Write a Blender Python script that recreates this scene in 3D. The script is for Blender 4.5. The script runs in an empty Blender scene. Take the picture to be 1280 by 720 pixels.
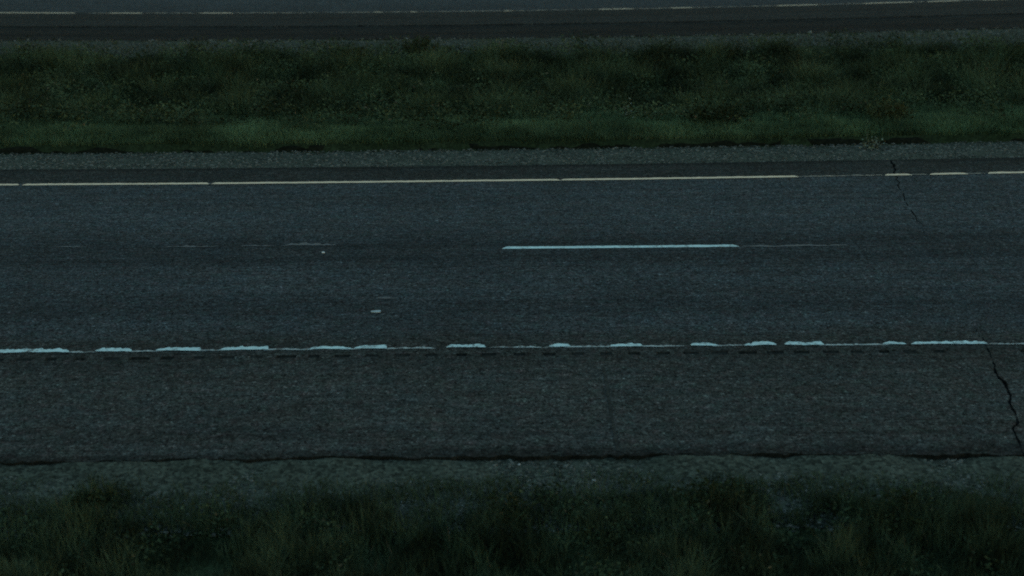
import bpy, math
import numpy as np

sc = bpy.context.scene
C = sc.collection
R = math.radians
rng = np.random.default_rng(7)

# ------------------------------------------------------------------ camera, sky, sun, exposure
F_PX, CAM_H, PITCH, ROLL = 1913.0, 5.55, R(17.83), 0.0105
cam_data = bpy.data.cameras.new("camera")
cam = bpy.data.objects.new("camera", cam_data)
C.objects.link(cam)
cam_data.sensor_width = 36.0
cam_data.lens = 36.0 * F_PX / 1280.0
cam_data.clip_start = 0.1
cam_data.clip_end = 6000.0
cam.rotation_mode = 'XYZ'
import mathutils
cam.matrix_world = (mathutils.Matrix.Translation((0, 0, CAM_H))
                    @ mathutils.Matrix.Rotation(R(90) - PITCH, 4, 'X')
                    @ mathutils.Matrix.Rotation(-ROLL, 4, 'Z'))
sc.camera = cam
cam_data.dof.use_dof = True
cam_data.dof.focus_distance = 19.5
cam_data.dof.aperture_fstop = 1.25

SUN_EL, SUN_AZ = R(9.0), R(88.0)           # low and weak, along the highway to the right: dusk
world = bpy.data.worlds.new("World")
sc.world = world
world.use_nodes = True
wn, wl = world.node_tree.nodes, world.node_tree.links
sky = wn.new('ShaderNodeTexSky')
sky.sky_type = 'NISHITA'
sky.sun_disc = False
sky.sun_elevation = SUN_EL
sky.sun_rotation = SUN_AZ
sky.ozone_density = 6.2
sky.air_density = 2.95
sky.dust_density = 0.3
bg = wn['Background']
bg.inputs['Strength'].default_value = 0.13
wl.new(sky.outputs['Color'], bg.inputs['Color'])

sun_data = bpy.data.lights.new("sun", 'SUN')
sun_data.energy = 0.12
sun_data.angle = R(40)
sun_data.color = (1.0, 0.9, 0.72)
sun = bpy.data.objects.new("sun", sun_data)
C.objects.link(sun)
sun.location = (0, 0, 50)
sun.rotation_euler = (R(90) - SUN_EL, 0, math.pi - SUN_AZ)   # same bearing as the sky's sun

sc.view_settings.view_transform = 'Standard'
sc.view_settings.look = 'None'
sc.view_settings.gamma = 1.0
sc.view_settings.exposure = 1.76
sc.cycles.use_denoising = False
sc.cycles.filter_width = 1.9
sc.cycles.max_bounces = 5

# ------------------------------------------------------------------ road coordinates
# X runs along the highway, t across it (metres from the camera's foot). The two
# carriageways bend very gently, more so the farther one.
def _ease(X):
    a = np.abs(X)
    return np.sign(X) * np.where(a < 18, a, 18 + 6 * (1 - np.exp(-(np.maximum(a, 18) - 18) / 6)))
_T = np.array([-50, 8, 12.4, 15.27, 18.94, 22.57, 24.9, 37.1, 41.8, 60, 400.])
_A = np.array([-.005, -.005, -.0055, -.0042, -.006, .0065, .0065, .0100, .0230, .022, .0])
_K = np.array([.0, -.002, -.0030, -.0010, .0010, .0020, .0020, .0041, .0052, .005, .0])
def warp(X, t):
    X = np.asarray(X, float); t = np.asarray(t, float)
    e = _ease(X)
    return t + np.interp(t, _T, _A) * e + np.interp(t, _T, _K) * e * e

def ground_xy(px, py, z=0.0):
    """where the ray through a pixel of the 1280x720 photograph meets height z"""
    u, v = px - 640.0, py - 360.0
    c, s = math.cos(ROLL), math.sin(ROLL)
    u, v = u * c - v * s, u * s + v * c
    dy = F_PX * math.cos(PITCH) - v * math.sin(PITCH)
    dz = F_PX * math.sin(PITCH) + v * math.cos(PITCH)
    k = (CAM_H - z) / dz
    return u * k, dy * k
def road_xt(px, py, z=0.0):
    X, Y = ground_xy(px, py, z)
    t = Y
    for _ in range(12):
        t = t - (float(warp(X, t)) - Y)
    return X, t

# cross section of the land
_PT = np.array([-400, -60, 2.0, 8.0, 11.3, 12.2, 12.45, 23.6, 24.7, 24.94, 25.00, 25.5, 29.5, 32.0, 35.3, 37.0, 37.4, 52.5, 54.5, 60, 75, 1500.])
_PZ = np.array([-3, -2.5, -1.4, -.62, -.10, -.09, -.12, -.12, -.045, -.055, .070, .05, -.36, -.36, -.10, -.03, -.12, -.12, -.05, -.9, -.4, 0.])
def land_z(t):
    return np.interp(t, _PT, _PZ)

# smooth value noise for scattering
_tab = rng.random((256, 256))
def vnoise(x, y, scale, seed=0):
    x = np.asarray(x, float) / scale + seed * 17.3; y = np.asarray(y, float) / scale + seed * 7.7
    xi = np.floor(x).astype(int); yi = np.floor(y).astype(int)
    fx = x - xi; fy = y - yi
    fx = fx * fx * (3 - 2 * fx); fy = fy * fy * (3 - 2 * fy)
    g = lambda a, b: _tab[a % 256, b % 256]
    return (g(xi, yi) * (1 - fx) + g(xi + 1, yi) * fx) * (1 - fy) + (g(xi, yi + 1) * (1 - fx) + g(xi + 1, yi + 1) * fx) * fy
def fnoise(x, y, scale, seed=0):
    return .55 * vnoise(x, y, scale, seed) + .3 * vnoise(x, y, scale * .47, seed + 3) + .15 * vnoise(x, y, scale * .21, seed + 5)

# ------------------------------------------------------------------ mesh helpers
def mesh_np(name, verts, faces, mat, smooth=False, tint=None, uv=None):
    """verts (n,3); faces (m,3) or (m,4); tint (n,3) per-vertex own colour"""
    me = bpy.data.meshes.new(name)
    verts = np.ascontiguousarray(verts, np.float32); faces = np.ascontiguousarray(faces, np.int32)
    m, k = faces.shape
    me.vertices.add(len(verts)); me.vertices.foreach_set('co', verts.ravel())
    me.loops.add(m * k); me.loops.foreach_set('vertex_index', faces.ravel())
    me.polygons.add(m)
    me.polygons.foreach_set('loop_start', np.arange(0, m * k, k, dtype=np.int32))
    me.polygons.foreach_set('use_smooth', np.full(m, smooth, bool))
    if tint is not None:
        at = me.attributes.new('tint', 'FLOAT_COLOR', 'POINT')
        c = np.ones((len(verts), 4), np.float32); c[:, :3] = tint
        at.data.foreach_set('color', c.ravel())
    if uv is not None:
        l = me.uv_layers.new(name='road_uv')
        l.data.foreach_set('uv', np.asarray(uv, np.float32)[faces.ravel()].ravel())
    me.update(calc_edges=True)
    me.materials.append(mat)
    return me
def link(name, me, parent=None):
    o = bpy.data.objects.new(name, me)
    C.objects.link(o)
    if parent is not None:
        o.parent = parent
    return o
def tag(o, label=None, cat=None, group=None, kind=None):
    if label: o['label'] = label
    if cat: o['category'] = cat
    if group: o['group'] = group
    if kind: o['kind'] = kind
    return o
def grid_faces(nr, nc):
    i = (np.arange(nr - 1)[:, None] * nc + np.arange(nc - 1)[None, :]).ravel()
    return np.stack([i, i + 1, i + nc + 1, i + nc], 1)

# ------------------------------------------------------------------ materials
class NT:
    def __init__(self, name):
        self.m = bpy.data.materials.new(name); self.m.use_nodes = True
        self.n = self.m.node_tree.nodes; self.l = self.m.node_tree.links
        self.b = self.n['Principled BSDF']
        self.b.inputs['Specular IOR Level'].default_value = 0.3
    def node(self, t, **kw):
        n = self.n.new(t)
        for k, v in kw.items(): setattr(n, k, v)
        return n
    def put(self, sock, v):
        if hasattr(v, 'is_output') or isinstance(v, bpy.types.NodeSocket): self.l.new(v, sock)
        elif isinstance(v, (tuple, list)) and len(v) == 3 and sock.type == 'RGBA': sock.default_value = (*v, 1)
        else: sock.default_value = v
    def coords(self, kind='Object', scale=(1, 1, 1)):
        tc = self.node('ShaderNodeTexCoord'); mp = self.node('ShaderNodeMapping')
        self.l.new(tc.outputs[kind], mp.inputs['Vector']); mp.inputs['Scale'].default_value = scale
        return mp.outputs['Vector']
    def noise(self, vec, scale, detail=3, rough=.55):
        n = self.node('ShaderNodeTexNoise'); self.l.new(vec, n.inputs['Vector'])
        n.inputs['Scale'].default_value = scale; n.inputs['Detail'].default_value = detail
        n.inputs['Roughness'].default_value = rough
        return n.outputs['Fac']
    def voro(self, vec, scale, out='Color'):
        n = self.node('ShaderNodeTexVoronoi'); self.l.new(vec, n.inputs['Vector'])
        n.inputs['Scale'].default_value = scale
        return n.outputs[out]
    def rng(self, v, a, b, c=0., d=1.):
        n = self.node('ShaderNodeMapRange'); self.put(n.inputs['Value'], v)
        for k, x in zip(('From Min', 'From Max', 'To Min', 'To Max'), (a, b, c, d)): n.inputs[k].default_value = x
        return n.outputs['Result']
    def math(self, op, a, b=0.):
        n = self.node('ShaderNodeMath', operation=op); self.put(n.inputs[0], a); self.put(n.inputs[1], b)
        return n.outputs[0]
    def mix(self, f, a, b, mode='MIX'):
        n = self.node('ShaderNodeMix', data_type='RGBA', blend_type=mode)
        self.put(n.inputs[0], f); self.put(n.inputs[6], a); self.put(n.inputs[7], b)
        return n.outputs[2]
    def ramp(self, v, pts):
        n = self.node('ShaderNodeValToRGB'); self.l.new(v, n.inputs['Fac'])
        e = n.color_ramp.elements
        while len(e) < len(pts): e.new(.5)
        for q, (p, c) in zip(e, pts):
            q.position = p; q.color = (*c, 1) if len(c) == 3 else c
        return n.outputs['Color']
    def sep(self, vec):
        n = self.node('ShaderNodeSeparateXYZ'); self.l.new(vec, n.inputs[0]); return n.outputs
    def bump(self, h, strength, dist):
        n = self.node('ShaderNodeBump'); self.l.new(h, n.inputs['Height'])
        n.inputs['Strength'].default_value = strength; n.inputs['Distance'].default_value = dist
        self.l.new(n.outputs['Normal'], self.b.inputs['Normal'])

def asphalt(name, base, blue, bands, t_in, rough=.85, grain=.65, tone_in=(.94, .97, 1.06), tone_out=(1.0, .95, .93)):
    """worn asphalt: aggregate speckle, blotches, long streaks, bands of wear across the road (t, gain)"""
    q = NT(name)
    uvn = q.node('ShaderNodeUVMap', uv_map='road_uv').outputs['UV']
    v = q.coords('Object')
    ag = q.sep(q.voro(v, 85.0))[0]
    ag2 = q.sep(q.voro(v, 38.0))[1]
    fine = q.noise(v, 55.0, 4, .7)
    mid = q.noise(v, 7.0, 4, .6)
    big = q.noise(v, .55, 4, .6)
    mp = q.node('ShaderNodeMapping'); q.l.new(uvn, mp.inputs['Vector']); mp.inputs['Scale'].default_value = (.22, 6.0, 1)
    streak = q.noise(mp.outputs['Vector'], 1.0, 5, .65)
    mp2 = q.node('ShaderNodeMapping'); q.l.new(uvn, mp2.inputs['Vector']); mp2.inputs['Scale'].default_value = (1.4, 24.0, 1)
    streak2 = q.noise(mp2.outputs['Vector'], 1.0, 3, .6)
    t = q.sep(uvn)[1]
    lo, hi = bands[0][0], bands[-1][0]
    wob = q.math('ADD', t, q.rng(q.noise(uvn, .9, 3), .3, .7, -.10, .10))
    bd = q.ramp(q.rng(wob, lo, hi), [((a - lo) / (hi - lo), tuple(g * k for k in (tone_in if t_in[0] < a < t_in[1] else tone_out))) for a, g in bands])
    val = q.math('MULTIPLY', q.rng(ag, 0, 1, 1 - grain, 1 + grain), q.rng(ag2, 0, 1, 1 - grain * .45, 1 + grain * .45))
    val = q.math('MULTIPLY', val, q.rng(fine, .25, .75, .70, 1.30))
    val = q.math('MULTIPLY', val, q.rng(q.sep(q.voro(v, 21.0))[2], 0, 1, .76, 1.24))
    lone = q.sep(q.voro(v, 46.0))
    val = q.math('MULTIPLY', val, q.rng(lone[0], .93, .97, 1.0, 2.0))
    val = q.math('MULTIPLY', val, q.rng(lone[1], .90, .95, 1.0, .35))
    pit = q.noise(v, 17.0, 3, .65)
    val = q.math('MULTIPLY', val, q.rng(pit, .32, .45, .42, 1.0))
    val = q.math('MULTIPLY', val, q.rng(mid, .25, .75, .84, 1.16))
    val = q.math('MULTIPLY', val, q.rng(big, .25, .75, .86, 1.14))
    val = q.math('MULTIPLY', val, q.rng(streak, .25, .75, .74, 1.24))
    val = q.math('MULTIPLY', val, q.rng(streak2, .28, .72, .76, 1.20))
    hue = q.noise(v, 2.2, 3, .6)
    col = q.mix(q.rng(hue, .3, .7), base, blue)
    hue2, hue3 = q.noise(v, 9.0, 3, .6), q.noise(q.coords('Object', (1, 1, 1.7)), 6.0, 4, .65)
    col = q.mix(q.rng(hue2, .50, .72, 0., .55), col, (base[0] * 1.30, base[1] * .88, base[2] * .98))
    col = q.mix(q.rng(hue3, .50, .72, 0., .55), col, (base[0] * .66, base[1] * 1.06, base[2] * .96))
    cmb = q.node('ShaderNodeCombineColor')
    for s in cmb.inputs: q.put(s, val)
    col = q.mix(1.0, col, cmb.outputs[0], 'MULTIPLY')
    col = q.mix(1.0, col, bd, 'MULTIPLY')
    q.l.new(col, q.b.inputs['Base Color'])
    q.b.inputs['Roughness'].default_value = rough
    q.b.inputs['Specular IOR Level'].default_value = .03
    q.bump(q.math('ADD', ag, fine), .5, .004)
    return q.m

def paint(name, col, wear, dirt=(.07, .07, .065)):
    q = NT(name)
    v = q.coords('Object')
    chips = q.noise(v, 26.0, 4, .7)
    patch = q.noise(v, 3.0, 3, .6)
    f = q.math('ADD', q.math('MULTIPLY', chips, .6), q.math('MULTIPLY', patch, .4))
    f = q.rng(f, wear - .05, wear + .07)
    tone = q.rng(q.noise(v, 9.0, 3), .3, .7, .82, 1.12)
    cmb = q.node('ShaderNodeCombineColor')
    for s in cmb.inputs: q.put(s, tone)
    c = q.mix(1.0, col, cmb.outputs[0], 'MULTIPLY')
    q.l.new(q.mix(f, dirt, c), q.b.inputs['Base Color'])
    q.b.inputs['Roughness'].default_value = .6
    q.bump(chips, .3, .003)
    return q.m

def earth(name, a, b, scale=14.0, speck=.35):
    q = NT(name)
    v = q.coords('Object')
    n1 = q.noise(v, 1.3, 4, .6); n2 = q.noise(v, scale, 4, .7)
    c = q.mix(q.rng(n1, .3, .7), a, b)
    st = q.sep(q.voro(v, 34.0))[0]
    val = q.math('MULTIPLY', q.rng(st, 0, 1, 1 - speck, 1 + speck), q.rng(n2, .25, .75, .65, 1.3))
    cmb = q.node('ShaderNodeCombineColor')
    for s in cmb.inputs: q.put(s, val)
    q.l.new(q.mix(1.0, c, cmb.outputs[0], 'MULTIPLY'), q.b.inputs['Base Color'])
    q.b.inputs['Roughness'].default_value = .95
    q.b.inputs['Specular IOR Level'].default_value = .06
    q.bump(q.math('ADD', st, n2), .8, .02)
    return q.m

def tinted(name, rough=.7, spec=.12, trans=0.0):
    q = NT(name)
    at = q.node('ShaderNodeAttribute', attribute_name='tint')
    q.l.new(at.outputs['Color'], q.b.inputs['Base Color'])
    q.b.inputs['Roughness'].default_value = rough
    q.b.inputs['Specular IOR Level'].default_value = spec
    return q.m

M_ROAD = asphalt('lane_asphalt', (.053, .053, .045), (.045, .0535, .0500),
                 [(12.2, .45), (12.52, .50), (12.66, .92), (12.8, 1.0), (12.88, .72), (12.95, 1.02), (13.08, .82), (13.2, 1.0), (14.4, .98), (14.8, .80), (15.1, .74), (15.45, .84), (15.9, 1.04),
                  (16.65, .74), (17.2, 1.05), (18.1, .98), (18.5, .66), (18.8, .84), (19.2, .68), (19.6, .98), (20.6, 1.14), (21.4, 1.04), (22.3, 1.06),
                  (22.5, .96), (22.66, .68), (22.9, .64), (23.3, .64), (23.5, .38)], (15.6, 22.55))
M_FAR = asphalt('far_asphalt', (.047, .048, .042), (.043, .050, .046),
                [(37., .26), (37.5, .42), (37.9, .28), (38.4, .40), (39.1, .32), (39.32, .72), (39.6, .58), (40.2, .64), (40.6, .50), (41.2, .60), (41.75, .56), (42.0, .95), (43.2, 1.05), (44.8, 1.2), (46, .9), (49, 1.0), (52.5, .7)], (41.9, 49.2))
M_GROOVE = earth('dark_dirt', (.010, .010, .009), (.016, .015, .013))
M_FILL_AND_SHADE = earth('dirt_and_edge_shade', (.012, .013, .011), (.026, .026, .022))
M_WHITE = paint('white_paint', (.50, .65, .61), .43)
M_WHITE_WORN = paint('worn_white_paint', (.36, .40, .37), .48)
M_GHOST = paint('faded_white_paint', (.088, .094, .096), .50, (.056, .056, .055))
M_YELLOW = paint('yellow_paint', (.72, .52, .33), .36)
M_YELLOW_WORN = paint('worn_yellow_paint', (.34, .26, .18), .48)
M_GRAVEL = earth('gravel_bed', (.040, .046, .033), (.064, .068, .050), 14.0, .6)
M_SOIL_SHADE = earth('shaded_soil', (.007, .009, .005), (.012, .013, .008), 10.0)  # near-black colour carries the shade under the overhanging turf
M_LAND = earth('meadow_ground', (.018, .028, .011), (.028, .038, .017), 5.0)
M_STONE = tinted('stone', .85)
M_GRASS = tinted('grass_blade', .8, .05)
M_LEAF = tinted('leaf', .8, .04)
M_PALE = paint('pale_scrap', (.32, .37, .36), .2)

# ------------------------------------------------------------------ the land, to the horizon
xs = np.unique(np.concatenate([np.linspace(-3000, -60, 14), np.linspace(-60, 60, 121), np.linspace(60, 3000, 14)]))
ts = np.unique(np.concatenate([np.linspace(-400, 0, 8), np.linspace(0, 60, 121), _PT, np.linspace(60, 400, 18), np.linspace(400, 3500, 12)]))
GX, GT = np.meshgrid(xs, ts)
GY = np.where(GT < 400, warp(GX, np.minimum(GT, 400)), GT)
GZ = land_z(GT)
inb = (np.abs(GX) < 58) & (GT > 2) & (GT < 60)
bump = (fnoise(GX, GT, 1.3, 2) - .5) * .16
soft = ((GT < 11.3) | ((GT > 25.3) & (GT < 35.5)))
GZ = GZ + np.where(inb & soft, bump, 0)
g = link('ground', mesh_np('ground', np.stack([GX, GY, GZ], -1).reshape(-1, 3), grid_faces(*GX.shape), M_LAND, True))
tag(g, 'grassy roadside land falling into a ditch between the two roads', kind='structure')

def strip(name, mat, t0, t1, z0, z1, nrow, label, wob=.06, dx=.12, lump=.012, half=40., rise=0.):
    """a ragged strip of loose material lying along the road"""
    x = np.concatenate([[-400, -200, -100, -60], np.arange(-half, half + .01, dx), [60, 100, 200, 400]])
    v = np.linspace(0, 1, nrow)
    X, V = np.meshgrid(x, v)
    a = t0 + (fnoise(X, X * 0, .7, 4) - .5) * 2 * wob
    b = t1 + (fnoise(X, X * 0 + 9, .7, 6) - .5) * 2 * wob
    T = a + (b - a) * V
    Z = z0 + (z1 - z0) * V + (fnoise(X, T, .22, 8) - .5) * 2 * lump
    Z = Z + rise * V ** 3 * np.clip(fnoise(X, T * .3, .8, 14) * 3.0 - 1.05, 0, 1)
    Z[0] -= .02; Z[-1] -= .06
    o = link(name, mesh_np(name, np.stack([X, warp(X, T), Z], -1).reshape(-1, 3), grid_faces(*X.shape), mat, True))
    return tag(o, label, kind='structure')
strip('gravel_shoulder', M_GRAVEL, 11.2, 12.52, -.085, -.045, 12, 'strip of grey gravel between the near grass bank and the asphalt edge', dx=.06, rise=.065)
strip('gravel_shoulder', M_GRAVEL, 23.55, 24.96, -.022, -.045, 12, 'pale gravel strip between the road and the bright green grass edge')
strip('turf_edge', M_SOIL_SHADE, 24.92, 25.03, -.07, .085, 5, 'low turf lip, its dark colour standing for shade under the overhanging grass', .05, .10, .02)
strip('gravel_shoulder', M_GRAVEL, 34.6, 37.15, -.11, -.020, 12, 'grassy gravel strip in front of the far road', .30, .2)
strip('gravel_shoulder', M_GRAVEL, 52.4, 54.6, -.02, -.04, 5, 'gravel strip beyond the far road', .1, .5)

# ------------------------------------------------------------------ roads
_cr = [(1113, 196, .02), (1117, 207, .05), (1119, 216, .034), (1121, 224, .014), (1127, 238, .015), (1132, 250, .014), (1141, 264, .016), (1152, 283, .011), (1160, 300, .007),
       (1185, 345, .004), (1210, 390, .004), (1228, 425, .010), (1235, 434, .018), (1239, 449, .028), (1243, 461, .036), (1252, 474, .042), (1259, 490, .052), (1266, 506, .034),
       (1270, 520, .036), (1269, 533, .032), (1271, 545, .026), (1276, 557, .04), (1279, 570, .05)]
_c = np.array([(*road_xt(a, b), w) for a, b, w in _cr]); _c = _c[np.argsort(_c[:, 1])]
def crack_x(t):
    return np.interp(t, _c[:, 1], _c[:, 0]) + (vnoise(t, t * 0, .16, 3) - .5) * .045 + (vnoise(t, t * 0, .05, 5) - .5) * .03
def crack_w(t):
    return np.interp(t, _c[:, 1], _c[:, 2]) * .66 * np.clip(1.7 * vnoise(t, t * 0 + 5, .10, 9) - .25, .08, 1.3)
CX0 = float(np.mean(_c[:, 0]))

X_R0 = road_xt(30, 447)[0]; PITCH_R = .3048
grooves = X_R0 + PITCH_R * np.arange(-30, 62)
cols = [np.arange(-40, 40.01, .5), np.arange(-6.5, 6.5, .03), [-400, -200, -100, -60, 60, 100, 200, 400]]
gw = .5 * (.09 + .10 * rng.random(len(grooves)))
grooves = grooves + (rng.random(len(grooves)) - .5) * .03
gdep = .009 + .018 * rng.random(len(grooves)) ** 1.3
for gx, w in zip(grooves, gw):
    if abs(gx - CX0) > .35:
        cols.append(gx + np.array([-w - .012, -w, -w * .3, w * .3, w, w + .012]))
cols = np.unique(np.round(np.concatenate(cols), 4))
cols = cols[np.abs(cols - CX0) > .12]
cpos = CX0 + np.array([-.10, -.051, -.05, .05, .051, .10])
cols = np.sort(np.concatenate([cols, cpos]))
ic = np.searchsorted(cols, cpos)
rows = np.unique(np.round(np.concatenate([np.arange(12.42, 23.62, .06), [14.955, 14.97, 14.985, 15.00, 15.025, 15.04]]), 4))
U, T = np.meshgrid(cols, rows)
fall = np.exp(-((U - CX0) / 2.2) ** 2)
X = U + (crack_x(T) - CX0) * fall
cw = crack_w(rows)
for k, s, e in ((1, -.5, -.006), (2, -.5, 0), (3, .5, 0), (4, .5, .006)):
    X[:, ic[k]] = crack_x(rows) + s * cw + e
Z = np.zeros_like(X)
Z += (fnoise(X, T, 2.4, 1) - .5) * .006
dep = np.clip(cw * 1.2, 0, .05)
Z[:, ic[2]] -= dep; Z[:, ic[3]] -= dep
inrow = (T > 14.96) & (T < 15.035)
for gx, w, d in zip(grooves, gw, gdep):
    Z -= np.where(inrow & (np.abs(U - gx) < w + .001) & (np.abs(U - CX0) > .3), d, 0)
# the frayed outer edges drop a little
edge = (T < 12.45)
T2 = T + np.where(edge, (fnoise(X, X * 0, .35, 11) - .5) * .11 + (vnoise(X, X * 0, .07, 13) - .5) * .06, 0) + np.where(T > 23.58, (fnoise(X, X * 0 + 4, .3, 12) - .5) * .14, 0)
P = np.stack([X, warp(X, T2), Z], -1).reshape(-1, 3)
UV = np.stack([X, T2], -1).reshape(-1, 2)
fcs = grid_faces(*X.shape)
# skirts down to the gravel on both long edges
n = len(cols); base = len(P)
lo = P[:n] + [0, .012, -.10]; hi = P[-n:] + [0, -.012, -.14]
P = np.concatenate([P, lo, hi]); UV = np.concatenate([UV, UV[:n], UV[-n:]])
k = np.arange(n - 1); last = (len(rows) - 1) * n
fcs = np.concatenate([fcs, np.stack([base + k, base + k + 1, k + 1, k], 1), np.stack([last + k, last + k + 1, base + n + k + 1, base + n + k], 1)])
me = mesh_np('road', P, fcs, M_ROAD, False, None, UV)
me.materials.append(M_GROOVE); me.materials.append(M_FILL_AND_SHADE)
# the bottom of the crack and of each milled groove has filled with dark dirt
mi = np.zeros(len(fcs), np.int32)
nc = len(cols) - 1
fr = np.arange(len(fcs)) // nc; fc = np.arange(len(fcs)) % nc
okf = fr < len(rows) - 1
frc = np.minimum(fr, len(rows) - 2)
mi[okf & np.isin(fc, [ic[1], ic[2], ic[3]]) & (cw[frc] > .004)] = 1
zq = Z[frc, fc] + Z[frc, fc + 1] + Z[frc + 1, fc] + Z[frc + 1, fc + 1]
mi[fr >= len(rows) - 1] = 2  # skirt faces painted dark for the shade along the asphalt drop
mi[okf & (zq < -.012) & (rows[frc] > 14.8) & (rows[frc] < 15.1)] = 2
me.polygons.foreach_set('material_index', mi); me.update()
road = link('road', me)
tag(road, 'two grey asphalt lanes with a wide paved shoulder, worn and cracked', kind='structure')

# far carriageway
rows = np.array([37.0, 37.1, 38.2, 39.2, 39.3, 39.31, 40.5, 41.8, 43, 45, 47, 49, 51, 52.4, 52.5])
zz = np.array([-.15, -.035, -.030, -.030, -.030, .0, 0, 0, 0, 0, 0, 0, 0, 0, -.15])
cols = np.concatenate([[-400, -200, -100, -60], np.arange(-40, 40.01, .4), [60, 100, 200, 400]])
X, T = np.meshgrid(cols, rows)
Z = np.repeat(zz[:, None], X.shape[1], 1)
T = T + (((fnoise(X, X * 0, .6, 21) - .5) * .5) * (T < 37.2)) + (((fnoise(X, X * 0, .9, 22) - .5) * .12) * ((T > 39.2) & (T < 39.35)))
Z = Z + np.where((T < 39.2) & (T > 37.05), (fnoise(X, T, .5, 15) - .5) * .05, 0)
road2 = link('road', mesh_np('road', np.stack([X, warp(X, T), Z], -1).reshape(-1, 3), grid_faces(*X.shape), M_FAR, False, None, np.stack([X, T], -1).reshape(-1, 2)))
tag(road2, 'far grey road beyond the grass with a worn yellow edge line', kind='structure')

# ---- painted lines: sheets 4 mm above the asphalt, with worn, uneven outlines
def line_piece(name, mat, parent, x0, x1, t, w, t_thin=None, thin=None, rag=.12, step=.03, taper=(.06, .03), z=.0045, seed=0):
    """one run of paint from x0 to x1; its far side wears unevenly, the near side stays straight"""
    nn = max(4, int((x1 - x0) / step) + 1)
    x = np.linspace(x0, x1, nn)
    d0 = np.clip((x - x0) / max(taper[0], 1e-4), 0, 1); d1 = np.clip((x1 - x) / max(taper[1], 1e-4), 0, 1)
    prof = np.minimum(d0, d1)
    wid = w * (.22 + .78 * prof ** .7) * (1 + (fnoise(x, x * 0 + seed, .11, seed % 40) - .5) * 2 * rag + (vnoise(x, x * 0 + seed, .03, 3) - .5) * 2.2 * rag)
    lo = t - w / 2 + (fnoise(x, x * 0 + 3, .15, seed % 37) - .5) * w * .22 * (rag / .12)
    hi = lo + wid
    xx = np.concatenate([x, x]); tt = np.concatenate([lo, hi])
    zb = (fnoise(xx, tt, 2.4, 1) - .5) * .006 + z
    P = np.stack([xx, warp(xx, tt), zb], -1)
    k = np.arange(nn - 1)
    F = np.stack([k, k + 1, nn + k + 1, nn + k], 1)
    o = link(name, mesh_np(name, P, F, mat, False), parent)
    return o

px_x = lambda px, py: road_xt(px, py)[0]
# white edge line of the near road: solid bars where the paint survives, a thin worn thread between
bars = [(-70, 88, 1.0, .02, .06), (120, 166, .95, .05, .02), (196, 252, .95, .10, .02), (275, 336, .95, .10, .02), (388, 440, .72, .06, .14), (443, 484, .95, .10, .01),
        (558, 607, .95, .07, .02), (686, 713, .8, .05, .03), (762, 803, .85, .14, .02), (863, 897, .8, .05, .08), (929, 970, .95, .06, .06), (980, 1029, .95, .06, .02),
        (1102, 1131, .75, .08, .06), (1137, 1205, .72, .10, .06), (1188, 1232, .9, .05, .02)]
TW = 15.268
for i, (a, b, h, ta, tb) in enumerate(bars):
    yy = 438.4 - .0093 * (.5 * (a + b) - 45)
    line_piece('edge_line', M_WHITE, road, px_x(a, yy), px_x(b, yy), TW - .02 + .055 * (h - 1) , .096 * h, rag=.26, step=.015, taper=(ta, tb), z=.008, seed=11 + i)
thr = [(88, 122), (160, 205), (243, 282), (330, 392), (425, 452), (482, 545), (612, 700), (705, 772), (795, 858), (890, 935), (1022, 1110), (1228, 1330)]
for i, (a, b) in enumerate(thr):
    yy = 438.4 - .0093 * (.5 * (a + b) - 45)
    line_piece('edge_line', M_WHITE_WORN, road, px_x(a, yy), px_x(b, yy), TW - .064, .038, rag=.5, taper=(.05, .05), seed=51 + i)
# farther along, out of the picture, the same line goes on
r2 = np.random.default_rng(3)
for sgn in (-1, 1):
    x = 5.2
    while x < 40:
        L = .3 + r2.random() * 1.2
        x0, x1 = (x, x + L) if sgn > 0 else (-x - L, -x)
        line_piece('edge_line', M_WHITE, road, x0 + (.3 if sgn > 0 else -.5), x1 + (.3 if sgn > 0 else -.5), TW - .02, .12, rag=.13, z=.008, seed=70 + int(x))
        x += L + .2 + r2.random() * .6

# a faint crosswise seam in the shoulder
tq = np.linspace(12.5, 14.6, 60); xq = px_x(765, 520) + .02 * (fnoise(tq, tq * 0, .3, 17) - .5); wq = .010 + .012 * fnoise(tq, tq * 0, .12, 18)
Xq = np.stack([xq - wq, xq + wq], 1).ravel(); Tq = np.repeat(tq, 2)
kq = np.arange(59) * 2
link('pavement_seam', mesh_np('pavement_seam', np.stack([Xq, warp(Xq, Tq), (fnoise(Xq, Tq, 2.4, 1) - .5) * .006 + .004], -1), np.stack([kq, kq + 1, kq + 3, kq + 2], 1), earth('seam_tar', (.026, .028, .024), (.040, .042, .036))), road)

# white dashes between the lanes, ten feet long every forty feet
TL = 18.94
dash0, dash1 = px_x(628, 310.5), px_x(924, 308.8)
for k in range(-3, 4):
    line_piece('lane_line', M_WHITE, road, dash0 + 12.19 * k, dash1 + 12.19 * k, TL, .098, rag=.09, step=.06, taper=(.01, .01), seed=5 + k)
for i, (a, b, y, w) in enumerate([(926, 1060, 307.3, .05), (70, 105, 308.5, .05), (205, 270, 308.0, .05), (300, 345, 307.2, .05), (352, 420, 306.0, .08), (470, 496, 372.5, .09)]):
    X_, t_ = road_xt(.5 * (a + b), y)
    line_piece('faded_lane_line', M_GHOST, road, px_x(a, y), px_x(b, y), t_, w, rag=.6, taper=(.2, .2), seed=130 + i)

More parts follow.
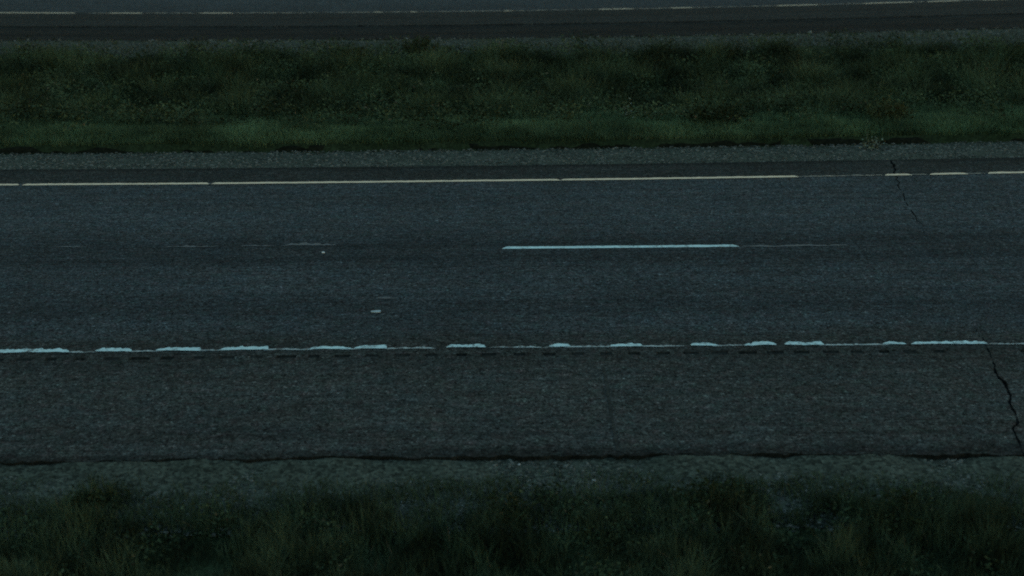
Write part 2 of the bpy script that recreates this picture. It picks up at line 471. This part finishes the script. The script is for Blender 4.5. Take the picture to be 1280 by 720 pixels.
# yellow line along the median side of the near road
TY = 22.566
ys = [(-900, 25), (29, 263.5), (266, 700), (700, 996), (1104, 1138), (1160, 1208), (1233, 1500), (1520, 2600)]
for i, (a, b) in enumerate(ys):
    line_piece('edge_line', M_YELLOW, road, px_x(a, 231 - .0124 * a), px_x(b, 231 - .0124 * b), TY, .098, rag=.10, step=.05, taper=(.03, .03), z=.006, seed=200 + i)
for i, (a, b) in enumerate([(996, 1104), (1138, 1160), (1208, 1233)]):
    line_piece('edge_line', M_YELLOW_WORN, road, px_x(a, 219), px_x(b, 218), TY, .04, rag=.6, taper=(.1, .1), seed=230 + i)

# yellow line of the far road
TF = 41.80
for i, (a, b) in enumerate([(-300, 100), (138, 184), (250, 296), (466, 481), (512, 523), (628, 642), (748, 795), (840, 872), (979, 1036), (1096, 1165), (1184, 1230), (1260, 1500)]):
    line_piece('edge_line', M_YELLOW, road2, px_x(a, 15), px_x(b, 14), TF, .105, rag=.12, step=.08, taper=(.12, .12), z=.005, seed=300 + i)
for i, (a, b) in enumerate([(112, 140), (184, 252), (296, 400), (400, 470), (480, 515), (523, 630), (640, 750), (795, 842), (872, 980), (1036, 1100), (1165, 1262)]):
    line_piece('edge_line', M_YELLOW_WORN, road2, px_x(a, 15), px_x(b, 14), TF, .075, rag=.6, step=.08, taper=(.2, .2), z=.0045, seed=330 + i)
for k in range(-3, 4):
    line_piece('lane_line', M_WHITE, road2, 3.0 + 12.19 * k, 6.05 + 12.19 * k, 45.45, .115, rag=.05, step=.3, taper=(.01, .01), z=.0045, seed=400 + k)
line_piece('edge_line', M_WHITE, road2, -60, 60, 49.1, .12, rag=.1, step=.3, taper=(.01, .01), z=.0045, seed=420)

# ------------------------------------------------------------------ loose stones
ICO_V = np.array([(0, 0, 1), (.89, 0, .45), (.28, .85, .45), (-.72, .53, .45), (-.72, -.53, .45), (.28, -.85, .45), (.72, .53, -.3), (-.28, .85, -.3), (-.89, 0, -.3), (-.28, -.85, -.3), (.72, -.53, -.3)])
ICO_F = np.array([(0, 1, 2), (0, 2, 3), (0, 3, 4), (0, 4, 5), (0, 5, 1), (1, 6, 2), (2, 7, 3), (3, 8, 4), (4, 9, 5), (5, 10, 1), (2, 6, 7), (3, 7, 8), (4, 8, 9), (5, 9, 10), (1, 10, 6)])
def stones(name, xt, size, zfun, label, cols=((.040, .042, .034), (.15, .15, .125)), seed=1):
    r = np.random.default_rng(seed)
    n = len(xt)
    a = r.random(n) * 6.28
    jit = 1 + (r.random((n, 11, 3)) - .5) * .5
    v = ICO_V[None] * jit * np.stack([size * (.8 + .6 * r.random(n)), size * (.7 + .4 * r.random(n)), size * (.45 + .3 * r.random(n))], -1)[:, None, :]
    c, s = np.cos(a)[:, None], np.sin(a)[:, None]
    x = v[..., 0] * c - v[..., 1] * s; y = v[..., 0] * s + v[..., 1] * c
    P = np.stack([x + xt[:, :1], y + warp(xt[:, 0], xt[:, 1])[:, None], v[..., 2] + zfun(xt[:, 0], xt[:, 1])[:, None] + size[:, None] * .1], -1)
    F = (ICO_F[None] + (np.arange(n) * 11)[:, None, None]).reshape(-1, 3)
    m = r.random((n, 1)) ** 1.6
    col = np.array(cols[0]) * (1 - m) + np.array(cols[1]) * m
    o = link(name, mesh_np(name, P.reshape(-1, 3), F, M_STONE, False, np.repeat(col, 11, 0)))
    return tag(o, label, kind='stuff')
def scatter(n, x0, x1, t0, t1, r):
    return np.stack([r.uniform(x0, x1, n), r.uniform(t0, t1, n)], 1)
r = np.random.default_rng(21)
xt = scatter(14000, -6.5, 6.5, 11.1, 12.40, r)
xt = np.concatenate([xt, scatter(1600, -6.5, 6.5, 12.28, 12.43, r)])
stones('gravel', xt, .006 + .016 * r.random(len(xt)) ** 2.5, lambda x, t: -.085 + .04 * (t - 11.2) / 1.32, 'small grey stones loose on the near gravel shoulder', seed=2)
xt = scatter(13000, -11, 11, 23.6, 25.0, r)
stones('gravel', xt, .008 + .022 * r.random(len(xt)) ** 2.5, lambda x, t: -.022 - .028 * (t - 23.55) / 1.55, 'grey stones loose on the gravel strip by the green grass', seed=3)
xt = scatter(9000, -17, 17, 34.9, 37.1, r)
stones('gravel', xt, .012 + .03 * r.random(len(xt)) ** 2.5, lambda x, t: -.11 + .09 * (t - 34.6) / 2.55, 'stones loose in front of the far road', seed=4)

# ------------------------------------------------------------------ grass: bent three-section blades
def blades(name, X, T, Z, H, W, lean, col, label, seed=1, mat=None):
    r = np.random.default_rng(seed)
    n = len(X)
    az = r.random(n) * 6.283
    face = r.random(n) * 6.283
    Y = warp(X, T)
    dx, dy = np.cos(az), np.sin(az)
    wx, wy = np.cos(face) * W * .5, np.sin(face) * W * .5
    lv = []
    for h, b, w in ((0, 0, 1.0), (.5, .28, .85), (1.0 - .0, 1.0, .0)):
        cx = X + dx * lean * H * b; cy = Y + dy * lean * H * b; cz = Z + H * h * (1 - .25 * lean * b)
        if w > 0:
            lv += [np.stack([cx - wx * w, cy - wy * w, cz], -1), np.stack([cx + wx * w, cy + wy * w, cz], -1)]
        else:
            lv += [np.stack([cx, cy, cz], -1)]
    P = np.stack(lv, 1)
    b = (np.arange(n) * 5)[:, None]
    F = np.concatenate([b + [0, 1, 3], b + [0, 3, 2], b + [2, 3, 4]], 0)
    o = link(name, mesh_np(name, P.reshape(-1, 3), F, mat or M_GRASS, False, np.repeat(col, 5, 0)))
    return tag(o, label, kind='stuff')
def leaves(name, X, Y, Z, size, col, label, seed=1, parent=None, up=.5):
    r = np.random.default_rng(seed)
    n = len(X)
    d = r.normal(size=(n, 3)); d[:, 2] = d[:, 2] * .5 + .25; d /= np.linalg.norm(d, axis=1)[:, None]
    u = r.normal(size=(n, 3)); s = np.cross(d, u); s /= np.linalg.norm(s, axis=1)[:, None] + 1e-9
    c = np.stack([X, Y, Z], -1); L = size[:, None]
    nrm = np.cross(d, s)
    P = np.stack([c, c + d * L * .5 + s * L * .26 + nrm * L * .06, c + d * L, c + d * L * .5 - s * L * .26 + nrm * L * .06], 1)
    b = (np.arange(n) * 4)[:, None]
    F = np.concatenate([b + [0, 1, 2], b + [0, 2, 3]], 0)
    o = link(name, mesh_np(name, P.reshape(-1, 3), F, M_LEAF, False, np.repeat(col, 4, 0)), parent)
    if label: tag(o, label, kind='stuff')
    return o
def tint(n, r, base, alt, dry, fdry=.06, m=None, spread=.35):
    m = r.random(n) if m is None else np.clip(m, 0, 1)
    c = np.array(base)[None] * (1 - m[:, None]) + np.array(alt)[None] * m[:, None]
    c = c * (1 + (r.random((n, 1)) - .5) * 2 * spread)
    d = r.random(n) < fdry
    c[d] = np.array(dry) * (.7 + .6 * r.random((d.sum(), 1)))
    return c

# --- near bank. Its ragged front line, read along the gravel
fx, ft = zip(*[road_xt(a, b) for a, b in [(-300, 630), (0, 632), (70, 628), (95, 604), (120, 597), (170, 604), (200, 622), (330, 630), (420, 618), (520, 622), (570, 640), (600, 612), (640, 604), (700, 602), (780, 600),
                                            (830, 592), (900, 588), (950, 596), (985, 624), (1010, 618), (1040, 604), (1130, 604), (1230, 606), (1280, 612), (1600, 612)]])
front = lambda x: np.interp(x, fx, ft)
r = np.random.default_rng(31)
N = 330000
X = r.uniform(-7.5, 7.5, N); T = r.uniform(8.2, 12.3, N)
fr_ = front(X) + .02
edge = fr_ - T
keep = (edge > (r.random(N) ** 1.5 - .55) * .55)
dens = fnoise(X, T, .55, 41)
keep &= r.random(N) < np.clip(.25 + 1.5 * (dens - .25), .12, 1) * np.clip(.35 + edge * 1.6, .25, 1)
X, T, edge = X[keep], T[keep], edge[keep]
cl = fnoise(X, T, .38, 44)
H = (.08 + .15 * np.clip(edge / .8 + .25, .2, 1)) * np.clip(-.1 + 2.1 * cl, .25, 1.7) * (.6 + .6 * r.random(len(X)))
W = .004 + .007 * r.random(len(X))
hue = .5 + 3.0 * (fnoise(X, T, .45, 47) - .5) + (r.random(len(X)) - .5) * .5
col = tint(len(X), r, (.032, .048, .025), (.052, .068, .035), (.075, .064, .038), .02, hue, .25)
blades('grass', X, T, land_z(T) - .02, H, W, .1 + .55 * r.random(len(X)) ** 1.5, col * (.40 + 1.15 * np.clip(2.6 * fnoise(X, T, .20, 84)[:, None] - .75, 0, 1)), 'dark rough grass growing on the near bank below the gravel', 5)
# leafy herbs mixed in the near bank
N = 900
cx = r.uniform(-6.5, 6.5, N); ct = r.uniform(8.6, 12.0, N)
k = (front(cx) - .2 > ct) & (fnoise(cx, ct, .9, 52) > .47); cx, ct = cx[k], ct[k]
m = 60
LX = (cx[:, None] + r.normal(0, .10, (len(cx), m))).ravel(); LT = (ct[:, None] + r.normal(0, .09, (len(cx), m))).ravel()
LZ = land_z(LT) + (r.random((len(cx), m)) ** .8 * (.06 + .16 * r.random((len(cx), 1)))).ravel()
leaves('herbs', LX, warp(LX, LT), LZ, .02 + .03 * r.random(len(LX)), tint(len(LX), r, (.022, .036, .018), (.044, .060, .030), (.07, .055, .03), .015, None, .2) * (.40 + 1.15 * np.clip(2.8 * fnoise(LX, LT, .26, 84)[:, None] - .9, 0, 1)), 'low leafy herbs mixed through the near bank grass', 6)

# --- median: a trim bright edge, then tall dark growth down in the ditch
r = np.random.default_rng(33)
N = 330000
X = r.uniform(-13, 13, N); T = r.uniform(24.6, 28.6, N)
f0 = 24.99 + (fnoise(X, X * 0, .8, 61) - .5) * .12
e = T - f0
keep = (e > 0) & (r.random(N) < np.clip(1.25 - e / 3.4, .1, 1))
X, T, e = X[keep], T[keep], e[keep]
H = (.11 + .09 * np.clip(e / .6, 0, 1)) * (.6 + .8 * fnoise(X, T, .5, 63)) * (.7 + .6 * r.random(len(X)))
col = tint(len(X), r, (.060, .094, .044), (.086, .122, .058), (.11, .115, .07), .015, .5 + 2.0 * (fnoise(X, T, 1.5, 65) - .5) + (r.random(len(X)) - .5) * .4, .25)
col = col * (.62 + .75 * np.clip(2.2 * fnoise(X, T * .6, .8, 66)[:, None] - .6, 0, 1))
blades('grass', X, T, land_z(T) - .01, H, .006 + .007 * r.random(len(X)), .2 + .6 * r.random(len(X)), col, 'short bright green grass strip at the median edge', 7)
N = 330000
X = r.uniform(-18, 18, N); T = r.uniform(26.2, 36.0, N)
hn = fnoise(X, T, .7, 71)
ramp_in = np.clip((T - 26.6 - 4.5 * (fnoise(X, T * .5, 1.0, 78) - .5)) / 2.4, 0, 1); ramp_out = np.clip((35.2 + 1.2 * (fnoise(X, T * .5, 1.8, 77) - .5) - T) / 1.5, 0, 1)
keep = r.random(N) < np.clip(.15 + ramp_in, 0, 1) * np.clip(.14 + 1.2 * ramp_out, 0, 1) * np.clip(.25 + 1.6 * (hn - .25), .15, 1)
X, T, hn, ri, ro = X[keep], T[keep], hn[keep], ramp_in[keep], ramp_out[keep]
H = (.12 + .34 * np.minimum(ri, ro)) * np.clip(.15 + 1.7 * hn, .2, 1.6) * (.6 + .7 * r.random(len(X)))
hue = .5 + 3.2 * (fnoise(X, T, .9, 73) - .5) + (r.random(len(X)) - .5) * .5
col = tint(len(X), r, (.032, .046, .021), (.055, .070, .034), (.08, .08, .05), .012, hue, .25)
g_ = np.clip((29.5 - T) / 2.5, 0, 1)[:, None]
col = col * (.40 + 1.15 * np.clip(2.8 * fnoise(X, T * .8, .55, 83)[:, None] - .9, 0, 1))
col = col * (1 - g_) + (col * .4 + np.array([.056, .080, .038]) * .85) * g_
blades('grass', X, T, land_z(T) - .03, H, .008 + .012 * r.random(len(X)), .2 + .6 * r.random(len(X)), col, 'tall dark rough grass filling the median ditch', 8)
N = 3600
cx = r.uniform(-17, 17, N); ct = r.uniform(25.7, 35.2, N)
k = fnoise(cx, ct, .8, 82) > .42 + .16 * np.clip((27.6 - ct) / 1.2, 0, 1); cx, ct = cx[k], ct[k]
m = 70
hh = .18 + .32 * r.random((len(cx), 1))
LX = (cx[:, None] + r.normal(0, .20, (len(cx), m))).ravel(); LT = (ct[:, None] + r.normal(0, .20, (len(cx), m))).ravel()
LZ = land_z(LT) + (r.random((len(cx), m)) ** .7 * hh).ravel()
leaves('weeds', LX, warp(LX, LT), LZ, .035 + .05 * r.random(len(LX)), tint(len(LX), r, (.031, .046, .022), (.060, .077, .037), (.09, .075, .045), .015, None, .2) * (.40 + 1.15 * np.clip(2.8 * fnoise(LX, LT * .8, .55, 83)[:, None] - .9, 0, 1)), 'leafy weeds mixed through the median ditch grass', 9)
# thin grass coming through the far gravel
N = 60000
X = r.uniform(-19, 19, N); T = r.uniform(34.6, 37.0, N)
k = (r.random(N) < .55 * np.clip((36.9 - T) / 2.4, .03, 1)) & (fnoise(X, T, .8, 91) > .30); X, T = X[k], T[k]
col = tint(len(X), r, (.060, .066, .040), (.085, .085, .055), (.12, .11, .08), .15)
blades('grass', X, T, land_z(T), .05 + .14 * r.random(len(X)), .008 + .008 * r.random(len(X)), .3 + .6 * r.random(len(X)), col, 'thin grey green grass through the gravel before the far road', 10)
# thin tufts through the near gravel
N = 42000
X = r.uniform(-6.5, 6.5, N); T = r.uniform(11.2, 12.36, N)
k = fnoise(X, T, .30, 95) + .30 * (12.0 - T) + .25 * (r.random(N) - .5) > .50; X, T = X[k], T[k]
blades('grass', X, T, land_z(T) + .01, (.03 + .10 * r.random(len(X))) * np.clip((12.45 - T) / .5, .3, 1.2), .004 + .004 * r.random(len(X)), .3 + .7 * r.random(len(X)), tint(len(X), r, (.034, .048, .022), (.055, .068, .032), (.09, .075, .04), .05), 'thin grass tufts poking through the near gravel', 11)
# rough meadow beyond the far road
N = 30000
X = r.uniform(-26, 26, N); T = r.uniform(54.3, 62, N)
blades('grass', X, T, land_z(T) - .02, .15 + .45 * r.random(N), .012 + .016 * r.random(N), .3 + .6 * r.random(N), tint(N, r, (.03, .036, .014), (.055, .06, .025), (.1, .08, .05), .05), 'rough grass on the verge beyond the far road', 12)

# ------------------------------------------------------------------ single plants one can point to
def plant(name, cat, label, px, py, h, spread, nst, nlf, lsize, cols, seed, group=None, z=None):
    X, t = road_xt(px, py)
    z = float(land_z(t)) if z is None else z
    if z < -.15:                       # standing in the ditch: follow the same sight line down to its floor
        for _ in range(8):
            X, Y = ground_xy(px, py, z); t = Y
            for _ in range(6): t -= float(warp(X, t)) - Y
            z = float(land_z(t))
    Y = float(warp(X, t))
    e = bpy.data.objects.new(name, None); C.objects.link(e); e.location = (X, Y, z - .02)
    tag(e, label, cat, group)
    r = np.random.default_rng(seed)
    V, F, LX, LY, LZ = [], [], [], [], []
    for s in range(nst):
        a = r.random() * 6.283; q = spread * r.random() ** .6; hh = h * (.65 + .4 * r.random()) * (1 - .35 * q / spread)
        pts = [np.array([q * .3 * math.cos(a) * (1 - u) + q * math.cos(a) * u + .02 * r.normal(), q * .3 * math.sin(a) * (1 - u) + q * math.sin(a) * u + .02 * r.normal(), hh * u]) for u in (0, .35, .7, 1)]
        b = len(V)
        for i, p in enumerate(pts):
            rad = .006 * (1 - .24 * i)
            for c in range(3): V.append(p + [rad * math.cos(c * 2.09), rad * math.sin(c * 2.09), 0])
        for i in range(3):
            for c in range(3): F.append((b + i * 3 + c, b + i * 3 + (c + 1) % 3, b + i * 3 + 3 + (c + 1) % 3, b + i * 3 + 3 + c))
        for _ in range(nlf):
            u = r.random() ** .7 * 3; i = min(int(u), 2); p = pts[i] * (1 - u + i) + pts[i + 1] * (u - i)
            LX.append(p[0] + r.normal() * .035); LY.append(p[1] + r.normal() * .035); LZ.append(max(.02, p[2] + r.normal() * .02))
    V = np.array(V)
    link('stem', mesh_np('stem', V, np.array(F), M_LEAF, False, np.tile(np.array([[.05, .05, .022]]), (len(V), 1))), e)
    n = len(LX)
    fo = leaves('foliage', np.array(LX), np.array(LY), np.array(LZ), lsize * (.6 + .8 * r.random(n)), tint(n, r, cols[0], cols[1], (.09, .075, .04), .02), None, seed + 1, e)
    fo['kind'] = 'stuff'
    return e
DK = ((.012, .018, .007), (.026, .034, .014)); MD = ((.032, .040, .016), (.058, .066, .028)); PL = ((.10, .125, .085), (.17, .19, .14))
plant('leafy_weed', 'plant', 'pale leafy weed growing at the gravel edge of the bright grass', 1090, 183, .22, .22, 14, 9, .05, PL, 101, z=-.04)
plant('weed_clump', 'shrub', 'dark bushy clump by the far gravel, taller of the two there', 524, 78, .70, .46, 44, 28, .06, ((.020, .030, .012), (.040, .052, .024)), 102, 'bushy clumps in the median')
plant('weed_clump', 'shrub', 'low dark clump left of the tallest clump near the far gravel', 440, 84, .60, .50, 42, 26, .06, ((.020, .030, .012), (.040, .052, .024)), 103, 'bushy clumps in the median')
plant('weed_clump', 'shrub', 'broad dark leafy clump above the bright grass on the left half', 380, 140, .60, .65, 52, 24, .06, DK, 104, 'bushy clumps in the median')
plant('weed_clump', 'shrub', 'broad clump drooping over the bright grass on the right half', 895, 160, .55, .55, 50, 22, .06, DK, 105, 'bushy clumps in the median')
plant('weed_clump', 'shrub', 'rounded leafy clump just behind the pale weed at the gravel', 1112, 156, .55, .48, 46, 22, .06, MD, 106, 'bushy clumps in the median')
plant('weed_clump', 'shrub', 'dark clump at the left edge of the median grass', 34, 122, .55, .5, 44, 22, .06, DK, 107, 'bushy clumps in the median')
plant('flowering_weed', 'plant', 'thin weed dotted with pale flowers amid the dark median grass', 783, 150, .55, .16, 9, 5, .05, ((.12, .15, .11), (.30, .33, .27)), 120)
plant('bank_herb', 'plant', 'leafy herb reaching up over the gravel at far left of the near bank', 118, 625, .24, .22, 26, 16, .040, DK, 108, 'bushy herbs on the near bank')
plant('bank_herb', 'plant', 'broad dark herb patch on the right reaching closest to the asphalt', 885, 625, .30, .36, 40, 18, .045, DK, 110, 'bushy herbs on the near bank')
plant('bank_herb', 'plant', 'dark herb clump on the right beyond the bare gravel gap', 1130, 640, .30, .34, 38, 18, .045, DK, 111, 'bushy herbs on the near bank')
plant('bank_herb', 'plant', 'dark herb clump at the middle of the near bank edge', 640, 640, .26, .28, 32, 17, .042, DK, 112, 'bushy herbs on the near bank')

# ------------------------------------------------------------------ small things lying about
def pebble(label, px, py, size, col, z=0., cat='stone', flat=.6, name='stone'):
    X, t = road_xt(px, py, z)
    r = np.random.default_rng(int(px * 7 + py))
    v = ICO_V * (1 + (r.random((11, 3)) - .5) * .4) * np.array([size, size * .8, size * flat])
    me = mesh_np(name, v, ICO_F, M_STONE, False, np.tile(np.array([col]), (11, 1)))
    o = link(name, me); o.location = (X, float(warp(X, t)), z + size * flat * .25)
    return tag(o, label, cat)
pebble('small whitish stone lying alone on the road near the faded lane line', 404, 316, .026, (.62, .66, .62))
pebble('whitish stone in the gravel just below the asphalt edge', 649, 581, .014, (.40, .42, .42), -.03)
pebble('pale stone on the near gravel at the herb patch', 742, 601, .016, (.42, .44, .42), -.05)
pebble('pale stone at the near edge of the far gravel strip', 717, 47, .035, (.20, .21, .19), -.03)
pebble('light stone standing on the far gravel on the right', 1013, 41, .032, (.22, .23, .20), -.03, flat=1.3)
# flat scrap on the near lane
X_, t_ = road_xt(470, 390.5)
a = .85 * np.array([(-.065, -.030), (-.02, -.042), (.040, -.036), (.068, -.012), (.060, .030), (.010, .040), (-.045, .034), (-.070, .004)])
top = np.c_[a, .012 + .004 * np.sin(np.arange(8) * 1.9)]; bot = np.c_[a * .96, np.full(8, .0015)]
V = np.concatenate([top, bot, [[0, 0, .016]]])
F = [(i, (i + 1) % 8, 16) for i in range(8)] + [(8 + i, 8 + (i + 1) % 8, (i + 1) % 8) for i in range(8)] + [(8 + i, (i + 1) % 8, i) for i in range(8)]
o = link('litter_scrap', mesh_np('litter_scrap', V, np.array(F), M_PALE)); o.location = (X_, float(warp(X_, t_)), .004)
tag(o, 'pale flat scrap of litter lying on the grey lane near the white bars', 'litter')
